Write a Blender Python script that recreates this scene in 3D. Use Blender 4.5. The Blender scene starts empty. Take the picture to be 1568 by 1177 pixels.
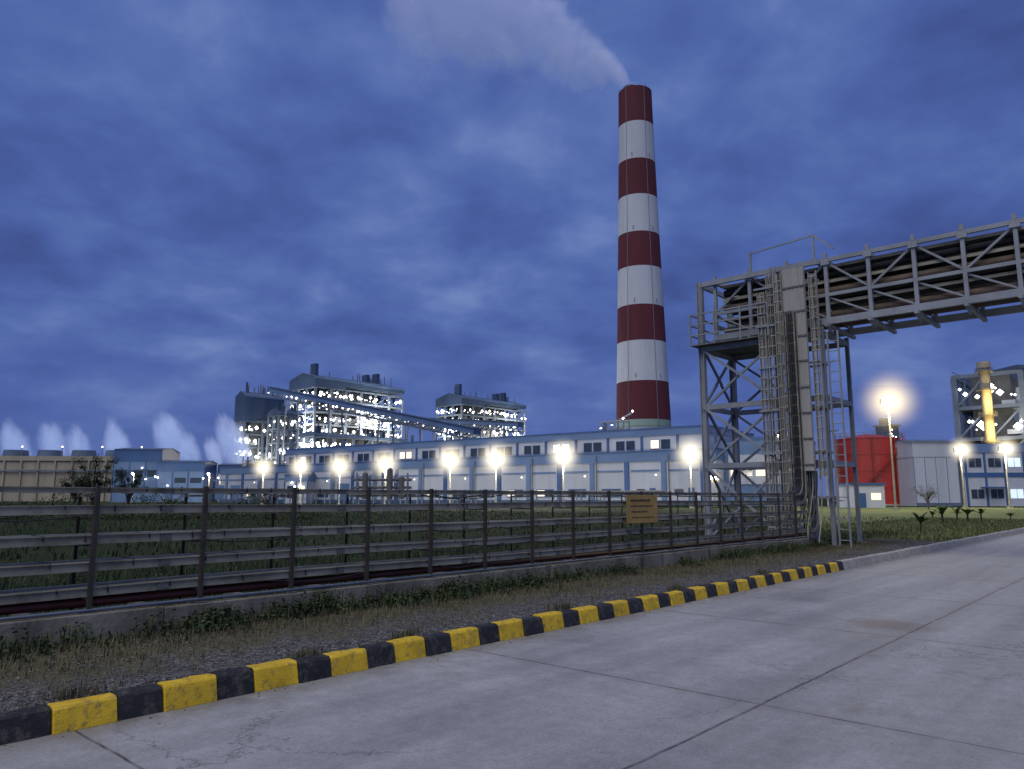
import bpy, math, random, bmesh
from mathutils import Vector, Matrix
random.seed(7)
scene = bpy.context.scene
col = scene.collection
scene.view_settings.view_transform = 'Standard'
scene.view_settings.look = 'None'
scene.view_settings.exposure = 0

# ------------------------------------------------------------------ frames
ROAD_ANG = math.radians(48.16)
M = Matrix.Translation((-3.12, 5.39, 0)) @ Matrix.Rotation(ROAD_ANG, 4, 'Z')   # x=s along road, y=t away from road
I4 = Matrix.Identity(4)

# ------------------------------------------------------------------ materials
def N(nt, t, **kw):
    n = nt.nodes.new(t)
    for k, v in kw.items():
        if k in n.inputs: n.inputs[k].default_value = v
        else: setattr(n, k, v)
    return n
def math_n(nt, op, a=None, b=None, c=None, clamp=False):
    n = nt.nodes.new('ShaderNodeMath'); n.operation = op; n.use_clamp = clamp
    for i, x in enumerate((a, b, c)):
        if x is None: continue
        if hasattr(x, 'is_output'): nt.links.new(x, n.inputs[i])
        else: n.inputs[i].default_value = x
    return n.outputs[0]
def mixc(nt, f, a, b, mode='MIX'):
    n = nt.nodes.new('ShaderNodeMix'); n.data_type = 'RGBA'; n.blend_type = mode
    for i, x in ((0, f), (6, a), (7, b)):
        if hasattr(x, 'is_output'): nt.links.new(x, n.inputs[i])
        elif i == 0: n.inputs[0].default_value = x
        else: n.inputs[i].default_value = (*x, 1)
    return n.outputs[2]
def ramp(nt, fac, stops):
    n = nt.nodes.new('ShaderNodeValToRGB')
    while len(n.color_ramp.elements) < len(stops): n.color_ramp.elements.new(.5)
    for e, (p, c) in zip(n.color_ramp.elements, stops):
        e.position = p; e.color = (*c, 1) if len(c) == 3 else c
    nt.links.new(fac, n.inputs[0]); return n.outputs[0]
def noise(nt, vec, scale, detail=5, rough=.55, dist=0):
    n = N(nt, 'ShaderNodeTexNoise', Scale=scale, Detail=detail, Roughness=rough, Distortion=dist)
    nt.links.new(vec, n.inputs['Vector']); return n.outputs[0]
def newmat(name):
    m = bpy.data.materials.new(name); m.use_nodes = True
    nt = m.node_tree; b = nt.nodes['Principled BSDF']
    tc = nt.nodes.new('ShaderNodeTexCoord')
    return m, nt, b, tc.outputs['Object']
def mat(name, c, rough=.7, metal=0, var=.25, scale=2.0, bump=.15, dirt=None, dirt_amt=.5, streak=False, rib=0):
    m, nt, b, v = newmat(name)
    if streak:
        mp = N(nt, 'ShaderNodeMapping'); mp.inputs['Scale'].default_value = (1, 1, .12)
        nt.links.new(v, mp.inputs[0]); v2 = mp.outputs[0]
    else: v2 = v
    f = noise(nt, v2, scale, 6, .6)
    lo = tuple(x*(1-var) for x in c); hi = tuple(min(1, x*(1+var)) for x in c)
    colr = ramp(nt, f, [(.3, lo), (.7, hi)])
    if dirt:
        g = noise(nt, v2, scale*2.7, 8, .7)
        k = ramp(nt, g, [(.5, (0, 0, 0)), (.68, (dirt_amt,)*3)])
        colr = mixc(nt, k, colr, dirt)
    nt.links.new(colr, b.inputs['Base Color'])
    b.inputs['Roughness'].default_value = rough; b.inputs['Metallic'].default_value = metal
    if rib:   # profiled sheet: corrugation as bump
        w = N(nt, 'ShaderNodeTexWave', Scale=rib); w.bands_direction = 'X'; nt.links.new(v, w.inputs['Vector'])
        bp = N(nt, 'ShaderNodeBump', Strength=.6, Distance=.08); nt.links.new(w.outputs['Fac'], bp.inputs['Height']); nt.links.new(bp.outputs[0], b.inputs['Normal'])
    elif bump:
        bp = N(nt, 'ShaderNodeBump', Strength=bump, Distance=.02)
        nt.links.new(noise(nt, v, scale*12, 4), bp.inputs['Height'])
        nt.links.new(bp.outputs[0], b.inputs['Normal'])
    return m
def emat(name, c, s, sample=True):
    m = bpy.data.materials.new(name); m.use_nodes = True
    b = m.node_tree.nodes['Principled BSDF']
    b.inputs['Base Color'].default_value = (.8, .8, .8, 1)
    b.inputs['Emission Color'].default_value = (*c, 1); b.inputs['Emission Strength'].default_value = s
    if not sample: m.cycles.emission_sampling = 'NONE'
    return m

GALV = mat('galvanised', (.32, .305, .225), .75, 0, .3, 1.1, .05, (.10, .085, .05), .75)
GALVL = mat('galvanised_sheet', (.38, .375, .345), .6, 0, .2, .9, .05, (.18, .16, .12), .5, True)
GALVD = mat('galvanised_dark', (.14, .14, .13), .6, .1, .3, 1.5, .05, (.10, .06, .04), .6)
STEELGREY = mat('steel_grey_paint', (.26, .285, .31), .6, 0, .2, .8, .05, (.13, .10, .08), .4)
STEELMID = mat('steel_blue_grey', (.15, .19, .25), .6, 0, .25, .3, 0)
STEELDK = mat('steel_dark', (.07, .075, .085), .7, 0, .3, .6, 0)
RUST = mat('rusty_post', (.040, .036, .032), .8, .0, .4, 6, .2, (.08, .045, .03), .5)
MAROON = mat('maroon_pipe', (.10, .022, .02), .5, 0, .35, 2, .05, (.05, .03, .025), .6)
BLUEPIPE = mat('blue_pipe', (.12, .15, .19), .45, .1, .2, 2, .05)
CABLE = mat('black_cable', (.02, .02, .022), .6, 0, .3, 4, .1)
CONC = mat('concrete_wall', (.21, .195, .155), .9, 0, .4, 1.5, .5, (.04, .04, .025), .9, True)
KERBG = mat('kerb_concrete', (.34, .33, .30), .9, 0, .25, 3, .4, (.12, .1, .08), .5)
YELLOW = mat('kerb_yellow', (.64, .42, .015), .65, 0, .2, 6, .35, (.18, .14, .06), .9)
BLACK = mat('kerb_black', (.014, .014, .015), .65, 0, .4, 5, .3, (.13, .12, .10), .6)
WHITEC = mat('white_cladding', (.46, .50, .57), .6, 0, .1, .12, 0, (.31, .34, .39), .4, True, rib=2.2)
BLUEC = mat('blue_cladding', (.035, .09, .23), .55, 0, .2, .1, 0)
BLUED = mat('blue_cladding_dark', (.05, .085, .155), .6, 0, .2, .08, 0)
BLUEL = mat('blue_cladding_light', (.11, .19, .35), .6, 0, .15, .08, 0, rib=1.5)
BEIGE = mat('beige_concrete', (.36, .32, .24), .9, 0, .2, .1, 0, (.2, .17, .12), .5, True)
ROOFG = mat('roof_grey', (.08, .12, .19), .7, 0, .2, .1, 0)
REDT = mat('red_tank_paint', (.36, .03, .024), .5, 0, .2, .3, 0, (.2, .03, .02), .5, True)
REDCH = mat('chimney_red', (.100, .017, .028), .9, 0, .2, .05, 0, (.065, .014, .02), .6, True)
WHCH = mat('chimney_white', (.50, .54, .60), .9, 0, .1, .05, 0, (.33, .36, .40), .6, True)
GREENB = mat('chimney_plinth', (.25, .36, .32), .9, 0, .1, .04, 0)
GLASS = mat('window_glass', (.03, .045, .07), .15, 0, .2, .5, 0)
SIGNY = mat('sign_yellow', (.40, .25, .06), .5, 0, .2, 3, .05, (.2, .12, .05), .4)
BARK = mat('bark', (.08, .06, .045), .9, 0, .3, 6, .4)
LAMPW = emat('lamp_white', (1, .95, .8), 25, False)
LAMPY = emat('lamp_sodium', (1, .85, .5), 30, False)
BULB = emat('bulb_white', (1, .95, .84), 8, False)
BULB2 = emat('bulb_cool', (.88, .94, 1), 4, False)
WARMW = emat('lit_window', (1, .75, .4), 1.0, False)
CYANW = emat('lit_window_cool', (.6, .85, 1), .7, False)

def leafmat(name, c1, c2):
    m, nt, b, v = newmat(name)
    f = noise(nt, v, 1.7, 4, .7)
    nt.links.new(ramp(nt, f, [(.35, c1), (.65, c2)]), b.inputs['Base Color'])
    b.inputs['Roughness'].default_value = .8
    return m
LEAF = leafmat('foliage', (.016, .030, .010), (.045, .075, .022))
GRASSB = leafmat('grass_blades', (.022, .034, .010), (.055, .07, .022))
FIELDG = leafmat('field_blades', (.012, .021, .007), (.03, .044, .013))
DRYG = leafmat('dry_grass', (.09, .078, .035), (.19, .16, .085))
LAWNB = leafmat('lawn_leaf', (.06, .10, .015), (.14, .18, .035))
STONE = mat('gravel_stone', (.115, .11, .105), .9, 0, .6, 8, .2)

GROUND, nt, b, v = newmat('grass_ground')
f1 = noise(nt, v, .05, 6, .6); f2 = noise(nt, v, 3.0, 8, .75)
c1 = ramp(nt, f1, [(.35, (.014, .027, .008)), (.65, (.034, .046, .016))])
c2 = ramp(nt, f2, [(.35, (.4, .4, .4)), (.7, (1.4, 1.3, 1.1))])
nt.links.new(mixc(nt, 1, c1, c2, 'MULTIPLY'), b.inputs['Base Color']); b.inputs['Roughness'].default_value = 1
b.inputs['Specular IOR Level'].default_value = .1
bp = N(nt, 'ShaderNodeBump', Strength=.6, Distance=.1); nt.links.new(f2, bp.inputs['Height']); nt.links.new(bp.outputs[0], b.inputs['Normal'])

LAWN, nt, b, v = newmat('lawn')
f1 = noise(nt, v, .25, 6, .6); f2 = noise(nt, v, 6, 8, .75)
c1 = ramp(nt, f1, [(.35, (.085, .13, .018)), (.55, (.16, .19, .035)), (.72, (.17, .145, .085))])
c2 = ramp(nt, f2, [(.35, (.5, .5, .5)), (.7, (1.2, 1.2, 1.2))])
nt.links.new(mixc(nt, 1, c1, c2, 'MULTIPLY'), b.inputs['Base Color']); b.inputs['Roughness'].default_value = 1

VERGE, nt, b, v = newmat('verge_gravel')
sx = N(nt, 'ShaderNodeSeparateXYZ'); nt.links.new(v, sx.inputs[0])
vor = N(nt, 'ShaderNodeTexVoronoi', Scale=38); nt.links.new(v, vor.inputs['Vector'])
vc = N(nt, 'ShaderNodeSeparateColor'); nt.links.new(vor.outputs['Color'], vc.inputs[0])
g = ramp(nt, vc.outputs[0], [(0, (.03, .029, .028)), (.6, (.085, .08, .078)), (1, (.22, .21, .20))])
gr = ramp(nt, noise(nt, v, 9, 8, .8), [(.3, (.03, .032, .014)), (.7, (.15, .13, .07))])
fn = noise(nt, v, 1.1, 7, .7)
k = math_n(nt, 'ADD', math_n(nt, 'MULTIPLY', sx.outputs[1], .45), math_n(nt, 'MULTIPLY', fn, 1.5))
k = math_n(nt, 'MULTIPLY', math_n(nt, 'SUBTRACT', k, 1.02), 4, clamp=True)
nt.links.new(mixc(nt, k, g, gr), b.inputs['Base Color']); b.inputs['Roughness'].default_value = .95
bp = N(nt, 'ShaderNodeBump', Strength=.9, Distance=.03); nt.links.new(vor.outputs['Distance'], bp.inputs['Height']); nt.links.new(bp.outputs[0], b.inputs['Normal'])

# concrete road
ROAD, nt, b, v = newmat('concrete_road')
wob = N(nt, 'ShaderNodeTexNoise', Scale=2.0, Detail=6); nt.links.new(v, wob.inputs['Vector'])
vm = N(nt, 'ShaderNodeVectorMath', operation='MULTIPLY_ADD'); nt.links.new(wob.outputs['Color'], vm.inputs[0]); vm.inputs[1].default_value = (.04,)*3; nt.links.new(v, vm.inputs[2])
sx = N(nt, 'ShaderNodeSeparateXYZ'); nt.links.new(vm.outputs[0], sx.inputs[0])
def joint(o, off, per, w):
    a = math_n(nt, 'DIVIDE', math_n(nt, 'SUBTRACT', o, off), per)
    a = math_n(nt, 'ABSOLUTE', math_n(nt, 'SUBTRACT', math_n(nt, 'FRACT', math_n(nt, 'ADD', a, .5)), .5))
    a = math_n(nt, 'MULTIPLY', a, per)
    return math_n(nt, 'SUBTRACT', 1, math_n(nt, 'DIVIDE', a, w), clamp=True)
jx = joint(sx.outputs[0], 3.96, 3.8, .014); jy = joint(sx.outputs[1], -3.24, 3.5, .017)
j = math_n(nt, 'MAXIMUM', jx, jy)
j = math_n(nt, 'POWER', j, .5)
jn = noise(nt, v, 5, 4); j = math_n(nt, 'MULTIPLY', j, ramp(nt, jn, [(.3, (.35,)*3), (.6, (1,)*3)]))
jw = math_n(nt, 'MAXIMUM', joint(sx.outputs[0], 3.96, 3.8, .16), joint(sx.outputs[1], -3.24, 3.5, .2))
jw = math_n(nt, 'MULTIPLY', jw, ramp(nt, noise(nt, v, 1.4, 6, .7), [(.4, (0,)*3), (.65, (.5,)*3)]))
v3 = N(nt, 'ShaderNodeTexNoise', Scale=1.3, Detail=8, Roughness=.7); nt.links.new(v, v3.inputs['Vector'])
vm2 = N(nt, 'ShaderNodeVectorMath', operation='MULTIPLY_ADD'); nt.links.new(v3.outputs['Color'], vm2.inputs[0]); vm2.inputs[1].default_value = (1.0,)*3; nt.links.new(v, vm2.inputs[2])
vo = N(nt, 'ShaderNodeTexVoronoi', Scale=.28); vo.feature = 'DISTANCE_TO_EDGE'; nt.links.new(vm2.outputs[0], vo.inputs['Vector'])
cr = math_n(nt, 'SUBTRACT', 1, math_n(nt, 'DIVIDE', vo.outputs['Distance'], .0035), clamp=True)
cr = math_n(nt, 'MULTIPLY', cr, ramp(nt, noise(nt, v, .35, 3), [(.46, (0,)*3), (.56, (.7,)*3)]))
f1 = noise(nt, v, .45, 8, .65, .2); f2 = noise(nt, v, 40, 6, .8); f3 = noise(nt, v, 6, 8, .75)
base = ramp(nt, f1, [(.25, (.22, .218, .212)), (.5, (.315, .315, .31)), (.75, (.39, .39, .385))])
base = mixc(nt, 1, base, ramp(nt, f2, [(.3, (.72,)*3), (.7, (1.2,)*3)]), 'MULTIPLY')
base = mixc(nt, 1, base, ramp(nt, f3, [(.3, (.82,)*3), (.7, (1.12,)*3)]), 'MULTIPLY')
st = ramp(nt, noise(nt, v, .9, 7, .7, .15), [(.6, (0,)*3), (.72, (.55,)*3)])
base = mixc(nt, st, base, (.17, .148, .115))
vs = N(nt, 'ShaderNodeVectorMath', operation='DISTANCE'); nt.links.new(vm2.outputs[0], vs.inputs[0]); vs.inputs[1].default_value = (9.1, -2.4, .5)
pd = math_n(nt, 'MULTIPLY', math_n(nt, 'SUBTRACT', .62, vs.outputs['Value']), 3, clamp=True)
base = mixc(nt, math_n(nt, 'MULTIPLY', pd, .55), base, (.15, .11, .06))
sp = N(nt, 'ShaderNodeTexVoronoi', Scale=3.2, Randomness=1); nt.links.new(v, sp.inputs['Vector'])
spk = math_n(nt, 'MULTIPLY', math_n(nt, 'LESS_THAN', sp.outputs['Distance'], .04), .6)
base = mixc(nt, spk, base, (.09, .085, .075))
# dust and dirt gathered along the kerb
ed = math_n(nt, 'MULTIPLY', math_n(nt, 'ADD', sx.outputs[1], .45), 2.2, clamp=True)
ed = math_n(nt, 'MULTIPLY', ed, ramp(nt, noise(nt, v, 3.2, 7, .75), [(.35, (.15,)*3), (.6, (.85,)*3)]))
mp = N(nt, 'ShaderNodeMapping'); mp.inputs['Scale'].default_value = (.08, 1.6, 1); nt.links.new(v, mp.inputs[0])
sk = ramp(nt, noise(nt, mp.outputs[0], 1, 6, .6), [(.35, (.80,)*3), (.65, (1.06,)*3)])
base = mixc(nt, 1, base, sk, 'MULTIPLY')
base = mixc(nt, jw, base, (.2, .185, .16))
base = mixc(nt, ed, base, (.15, .13, .10))
base = mixc(nt, math_n(nt, 'MAXIMUM', j, cr), base, (.035, .032, .028))
nt.links.new(base, b.inputs['Base Color'])
nt.links.new(ramp(nt, f1, [(.3, (.5,)*3), (.7, (.85,)*3)]), b.inputs['Roughness'])
bp = N(nt, 'ShaderNodeBump', Strength=.35, Distance=.01); nt.links.new(f2, bp.inputs['Height']); nt.links.new(bp.outputs[0], b.inputs['Normal'])

# ------------------------------------------------------------------ mesh builder
class MB:
    def __init__(s, mats): s.v = []; s.f = []; s.m = []; s.mats = mats
    def quad(s, pts, mi=0):
        i = len(s.v); s.v += [tuple(p) for p in pts]; s.f.append(tuple(range(i, i+len(pts)))); s.m.append(mi)
    def box(s, x0, x1, y0, y1, z0, z1, mi=0):
        i = len(s.v)
        s.v += [(x0,y0,z0),(x1,y0,z0),(x1,y1,z0),(x0,y1,z0),(x0,y0,z1),(x1,y0,z1),(x1,y1,z1),(x0,y1,z1)]
        for f in ((0,3,2,1),(4,5,6,7),(0,1,5,4),(1,2,6,5),(2,3,7,6),(3,0,4,7)):
            s.f.append(tuple(i+k for k in f)); s.m.append(mi)
    def beam(s, p, q, w, h=None, mi=0):
        h = h or w; p = Vector(p); q = Vector(q); d = (q-p)
        if d.length < 1e-6: return
        d.normalize(); up = Vector((0,0,1)) if abs(d.z) < .95 else Vector((1,0,0))
        a = d.cross(up).normalized()*w/2; c = a.cross(d).normalized()*h/2
        i = len(s.v)
        for o in (p, q):
            for k in (-a-c, a-c, a+c, -a+c): s.v.append(tuple(o+k))
        for f in ((0,1,2,3),(7,6,5,4),(0,4,5,1),(1,5,6,2),(2,6,7,3),(3,7,4,0)):
            s.f.append(tuple(i+k for k in f)); s.m.append(mi)
    def cyl(s, p, q, r0, r1=None, n=12, mi=0, caps=True):
        r1 = r0 if r1 is None else r1
        p = Vector(p); q = Vector(q); d = (q-p).normalized()
        up = Vector((0,0,1)) if abs(d.z) < .95 else Vector((1,0,0))
        a = d.cross(up).normalized(); c = d.cross(a).normalized(); i = len(s.v)
        for o, r in ((p, r0), (q, r1)):
            for k in range(n):
                t = 2*math.pi*k/n; s.v.append(tuple(o+a*math.cos(t)*r+c*math.sin(t)*r))
        for k in range(n):
            s.f.append((i+k, i+(k+1)%n, i+n+(k+1)%n, i+n+k)); s.m.append(mi)
        if caps:
            s.f.append(tuple(i+k for k in range(n))[::-1]); s.m.append(mi)
            s.f.append(tuple(i+n+k for k in range(n))); s.m.append(mi)
    def tube(s, pts, r, n=8, mi=0):
        for a, c in zip(pts[:-1], pts[1:]): s.cyl(a, c, r, r, n, mi)
    def ico(s, c, r, mi=0):
        i = len(s.v); x, y, z = c
        s.v += [(x+r,y,z),(x-r,y,z),(x,y+r,z),(x,y-r,z),(x,y,z+r),(x,y,z-r)]
        for f in ((0,2,4),(2,1,4),(1,3,4),(3,0,4),(2,0,5),(1,2,5),(3,1,5),(0,3,5)):
            s.f.append(tuple(i+k for k in f)); s.m.append(mi)
    def obj(s, name, parent=None, mtx=None, smooth=False, bevel=0):
        me = bpy.data.meshes.new(name); me.from_pydata(s.v, [], s.f)
        for m in s.mats: me.materials.append(m)
        me.polygons.foreach_set('material_index', s.m)
        if smooth: me.polygons.foreach_set('use_smooth', [True]*len(s.f))
        me.update()
        o = bpy.data.objects.new(name, me); col.objects.link(o)
        if parent: o.parent = parent
        elif mtx is not None: o.matrix_world = mtx
        if bevel:
            bm = o.modifiers.new('bevel', 'BEVEL'); bm.width = bevel; bm.segments = 2; bm.limit_method = 'ANGLE'
        return o
def empty(name, mtx=I4):
    o = bpy.data.objects.new(name, None); o.empty_display_size = .5; col.objects.link(o); o.matrix_world = mtx; return o

# ------------------------------------------------------------------ ground, road
g = MB([GROUND]); S = 7000
g.quad([(-S,-S,0),(S,-S,0),(S,S,0),(-S,S,0)]); g.obj('ground')
r = MB([ROAD]); r.quad([(-60,-17,.004),(400,-17,.004),(400,0.02,.004),(-60,.02,.004)]); r.obj('road', mtx=M)
l = MB([LAWN]); l.quad([(24.5,.3,.06),(130,.3,.06),(130,46,.06),(24.5,5,.06)]); l.obj('lawn', mtx=M)

# verge
vg = MB([VERGE]); nx, ny = 420, 24; x0, x1 = -14, 26; y0, y1 = .16, 2.35
def vz(x, y):
    h = .17 + .05*(y-.16)/2.2
    return h + .022*math.sin(x*1.7+y*3)*math.sin(x*.63+1.3*y) + .012*math.sin(x*7.3+y*5.1)*math.sin(y*9-x*2) - (.03 if y < .2 else 0)
for j_ in range(ny+1):
    for i_ in range(nx+1):
        x = x0+(x1-x0)*i_/nx; y = y0+(y1-y0)*j_/ny
        vg.v.append((x, y, vz(x, y)+random.uniform(-.006, .006)))
for j_ in range(ny):
    for i_ in range(nx):
        a = j_*(nx+1)+i_; vg.f.append((a, a+1, a+nx+2, a+nx+1)); vg.m.append(0)
vg.obj('verge', mtx=M, smooth=True)
gv = MB([STONE])
for _ in range(12000):
    x = random.uniform(-9, 24); y = .18+1.9*random.random()**1.2
    if random.random() < .02: y = -abs(random.gauss(0, .12))-.01
    rr = random.uniform(.005, .018); z = (vz(x, y) if y > 0 else .004)+rr*.3
    if y < 0: rr *= .6
    i = len(gv.v); k = [random.uniform(.6, 1.3) for _ in range(6)]
    gv.v += [(x+rr*k[0],y,z),(x-rr*k[1],y,z),(x,y+rr*k[2],z),(x,y-rr*k[3],z),(x,y,z+rr*k[4]*.7),(x,y,z-rr)]
    for f in ((0,2,4),(2,1,4),(1,3,4),(3,0,4),(2,0,5),(1,2,5),(3,1,5),(0,3,5)):
        gv.f.append(tuple(i+q for q in f)); gv.m.append(0)
gv.obj('gravel', mtx=M)

# kerb
kb = MB([YELLOW, BLACK, KERBG])
per = .75
def kblock(a, c, mi):
    dy = random.uniform(-.014, .014); h = .185+random.uniform(-.01, .01)
    nseg = 3; prof = [(0+dy, 0), (.035+dy, h-.02), (.055+dy, h), (.17+dy, h), (.18+dy, 0)]; n = 5
    i = len(kb.v)
    for s_ in range(nseg+1):
        x = a+(c-a)*s_/nseg
        for (y, z) in prof: kb.v.append((x, y+random.uniform(-.004, .004), z+(random.uniform(-.005, .005) if z else 0)))
    for s_ in range(nseg):
        for q in range(n):
            kb.f.append((i+s_*n+q, i+s_*n+(q+1)%n, i+(s_+1)*n+(q+1)%n, i+(s_+1)*n+q)[::-1]); kb.m.append(mi)
    kb.f.append(tuple(i+q for q in range(n))); kb.m.append(mi); kb.f.append(tuple(i+nseg*n+q for q in range(n))[::-1]); kb.m.append(mi)
k_ = -8
while k_*per < 15.6:
    a = k_*per; e = .004
    split = per*random.uniform(.53, .57)
    kblock(a+e, a+split-e, 0); kblock(a+split+e, a+per-e, 1); k_ += 1
x = k_*per
while x < 110: kblock(x+.006, x+.9-.006, 2); x += .9
kb.obj('kerb', mtx=M, bevel=.008)

# low concrete wall under the tray rack
w = MB([CONC])
x = -14
while x < 19.5:
    w.box(x+.004, x+2.24-.004, 2.18, 2.33, 0, .47+random.uniform(-.006, .006)); x += 2.24
w.box(-14, 19.4, 3.0, 3.12, 0, .30)
for x in [-14+1.12*i for i in range(30)]:
    w.box(x-.06, x+.06, 2.33, 3.0, .3, .46)
w.obj('concrete_wall', mtx=M, bevel=.012)

# ------------------------------------------------------------------ cable tray rack
rack = empty('cable_tray_rack', M)
TZ = [1.675, 1.47, 1.18, .925, .67]
tr = MB([GALV, CABLE, GALVD, GALVL]); pst = MB([RUST, GALVD])
yA, yB = 2.28, 2.66
for i, z in enumerate(TZ):
    R = .35; sv = 19.6+.26*i; se = sv-R
    hh = .05 if i == 0 else .085
    path = [(-14, z)] + [(x, z+random.uniform(-.011, .011)) for x in [-14+2.24*k for k in range(1, 15)] if x < se-.3] + [(se, z)]
    for k in range(1, 9):
        a = k/8*math.pi/2; path.append((se+R*math.sin(a), z+R-R*math.cos(a)))
    path.append((sv, 7.0))
    for a, c in zip(path[:-1], path[1:]):
        for y in (yA, yB):
            p = Vector((a[0], y, a[1])); q = Vector((c[0], y, c[1])); dd = (q-p).normalized()
            nn = Vector((-dd.z, 0, dd.x)); t_ = .006; vs = []
            for o in (p, q):
                for (ny_, nz_) in ((-t_, -hh/2), (t_, -hh/2), (t_, hh/2), (-t_, hh/2)):
                    vs.append(tuple(o + Vector((0, ny_, 0)) + nn*nz_))
            ii = len(tr.v); tr.v += vs
            for f in ((0,1,2,3),(7,6,5,4),(0,4,5,1),(1,5,6,2),(2,6,7,3),(3,7,4,0)):
                tr.f.append(tuple(ii+q_ for q_ in f)); tr.m.append(0)
        if abs(a[0]-c[0]) > .5:
            tr.beam((a[0]+.004, yA-.012, a[1]+hh/2), (c[0]-.004, yA-.012, c[1]+hh/2), .03, .006, 0)
            tr.box(a[0]-.06, a[0]+.06, yA-.016, yA-.0065, a[1]-.03, a[1]+.03, 2)
            if i >= 2:
                tr.beam((a[0]+.01, (yA+yB)/2+.01, a[1]+hh/2+.004), (c[0]-.01, (yA+yB)/2+.01, c[1]+hh/2+.004), yB-yA-.01, .003, 0)
    x = -14
    while x < se:
        tr.box(x, x+.03, yA, yB, z-.035, z-.02, 0); x += .3
    x = -13.8+random.random()*.2
    while x < se-.2:      # cable ties hanging over the edge
        if random.random() < .55:
            tr.box(x, x+.012, yA-.022, yA-.015, z+hh/2-random.uniform(.03, .06), z+hh/2+.012, 1)
            if i >= 2 and random.random() < .6: tr.box(x, x+.012, yA+.02, yB-.03, z+hh/2+.006, z+hh/2+.011, 1)
        x += random.choice([.31, .37, .46])
    zz = z+R+.1
    while zz < 7: tr.box(sv+.02, sv+.035, yA, yB, zz, zz+.03, 0); zz += .3
    for k in range(4 if i < 2 else 2):
        cy = yA+.05+.07*k+random.uniform(-.01, .01); rr = random.uniform(.012, .024)
        pts = [(-14, cy, z-.02+rr)]
        x = -13
        while x < se-.4:
            pts.append((x, cy+random.uniform(-.012, .012), z-.02+rr+random.uniform(0, .012 if i < 2 else 0))); x += .8
        for kk in range(9):
            a = kk/8*math.pi/2; Rr = R-.02; pts.append((se+Rr*math.sin(a), cy, z+R-Rr*math.cos(a)))
        pts.append((sv-.03, cy, 7))
        tr.tube(pts, rr if i < 2 else .012, 5, 1)
    # a few sagging loose cables under the trays
    for _ in range(5):
        xa = random.uniform(-5, 16); ln = random.uniform(.9, 2.2); sg_ = random.uniform(.03, .09)
        tr.tube([(xa+ln*q/6, yA-.02, z-.04-sg_*math.sin(math.pi*q/6)) for q in range(7)], .007, 4, 1)
tr.obj('cable_trays', rack)
for k in range(-11, 16):
    x = 2.04+1.12*k+.02
    if x > 19.4: break
    pst.box(x, x+.042, 2.222, 2.23, .45, 1.72, 0); pst.box(x, x+.006, 2.23, 2.262, .45, 1.72, 0)
    pst.box(x, x+.034, 2.70, 2.708, .3, 1.71, 0)
    for z in TZ:
        pst.box(x+.006, x+.034, 2.23, 2.70, z-.07, z-.046, 1)
    pst.box(x-.05, x+.09, 2.19, 2.32, .472, .482, 1)
pst.obj('posts', rack)
pp = MB([MAROON, BLUEPIPE])
pp.cyl((-14, 2.42, .565), (19.6, 2.42, .565), .05, n=14, mi=0)
pp.cyl((-14, 2.235, .505), (19.6, 2.235, .505), .018, n=10, mi=1)
pp.cyl((-14, 2.60, .53), (19.6, 2.60, .53), .03, n=10, mi=1)
pp.obj('pipes', rack, smooth=True)
sg = empty('warning_sign', M @ Matrix.Translation((10.95, 2.17, 1.37)))
b_ = MB([SIGNY, RUST, CABLE]); b_.box(-.56, .56, -.006, .006, -.27, .27, 0)
b_.obj('board', sg, bevel=.004)
b_ = MB([RUST, CABLE])
for x in (-.4, .4): b_.box(x-.02, x+.02, .007, .03, -.32, .32, 0)
for row, (n, hh) in enumerate([(9, .05), (12, .032), (7, .032), (11, .025)]):
    z = .17-.11*row; wx = -.44+random.uniform(0, .1)
    for k in range(n):
        ww = random.uniform(.03, .08)
        if wx+ww > .48: break
        b_.box(wx, wx+ww, -.0085, -.0062, z-hh/2, z+hh/2*random.uniform(.5, 1), 0); wx += ww+.018
b_.obj('lettering', sg)

# ------------------------------------------------------------------ pipe bridge + towers
br = empty('pipe_bridge', M)
def lattice(mb, t0, t1, s0, s1):
    n = int(round((t1-t0)/1.2)); zb, zm, zt = 6.75, 7.55, 8.62
    for s in (s0, s1):
        mb.beam((s, t0, zb), (s, t1, zb), .12, .2, 0)
        mb.beam((s, t0, zm), (s, t1, zm), .08, .1, 0)
        mb.beam((s, t0, zt), (s, t1, zt), .1, .12, 0)
        for k in range(n+1):
            t = t0+k*(t1-t0)/n
            mb.beam((s, t, zb+.1), (s, t, zt+(.22 if s == s0 else .1)), .1, .1, 0)
            if k < n:
                t2 = t0+(k+1)*(t1-t0)/n
                if k % 2: mb.beam((s+.06, t, zt-.05), (s+.06, t2, zm+.05), .06, .06, 0)
                else: mb.beam((s+.06, t, zm+.05), (s+.06, t2, zt-.05), .06, .06, 0)
                mb.beam((s+.05, t2, zm-.05), (s+.05, t, zb+.1), .05, .05, 0)
                mb.box(s-.09, s-.052, t-.12, t+.12, zt-.16, zt+.03, 0)
    for k in range(n+1):
        t = t0+k*(t1-t0)/n
        mb.box(s0-.25, s1+.25, t-.05, t+.05, zb-.2, zb-.101, 0)
        mb.box(s0, s1, t-.04, t+.04, zt-.06, zt+.04, 0)
        mb.box(s0, s1, t-.04, t+.04, zm-.1, zm-.04, 0)
        mb.box(s0, s1, t-.04, t+.04, 7.05, 7.12, 0)
        mb.beam((s0-.2, t, zb-.2), (s0+.25, t, zb-.34), .06, .05, 0)
bm_ = MB([STEELGREY]); lattice(bm_, -14, 5.2, 20.6, 22.6); bm_.obj('truss', br, bevel=0)
BRN = mat('weathered_pipe_lagging', (.12, .085, .06), .8, 0, .3, 1.2, .1, (.05, .04, .035), .6)
bp_ = MB([GALVD, CABLE, GALV, BRN])
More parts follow.
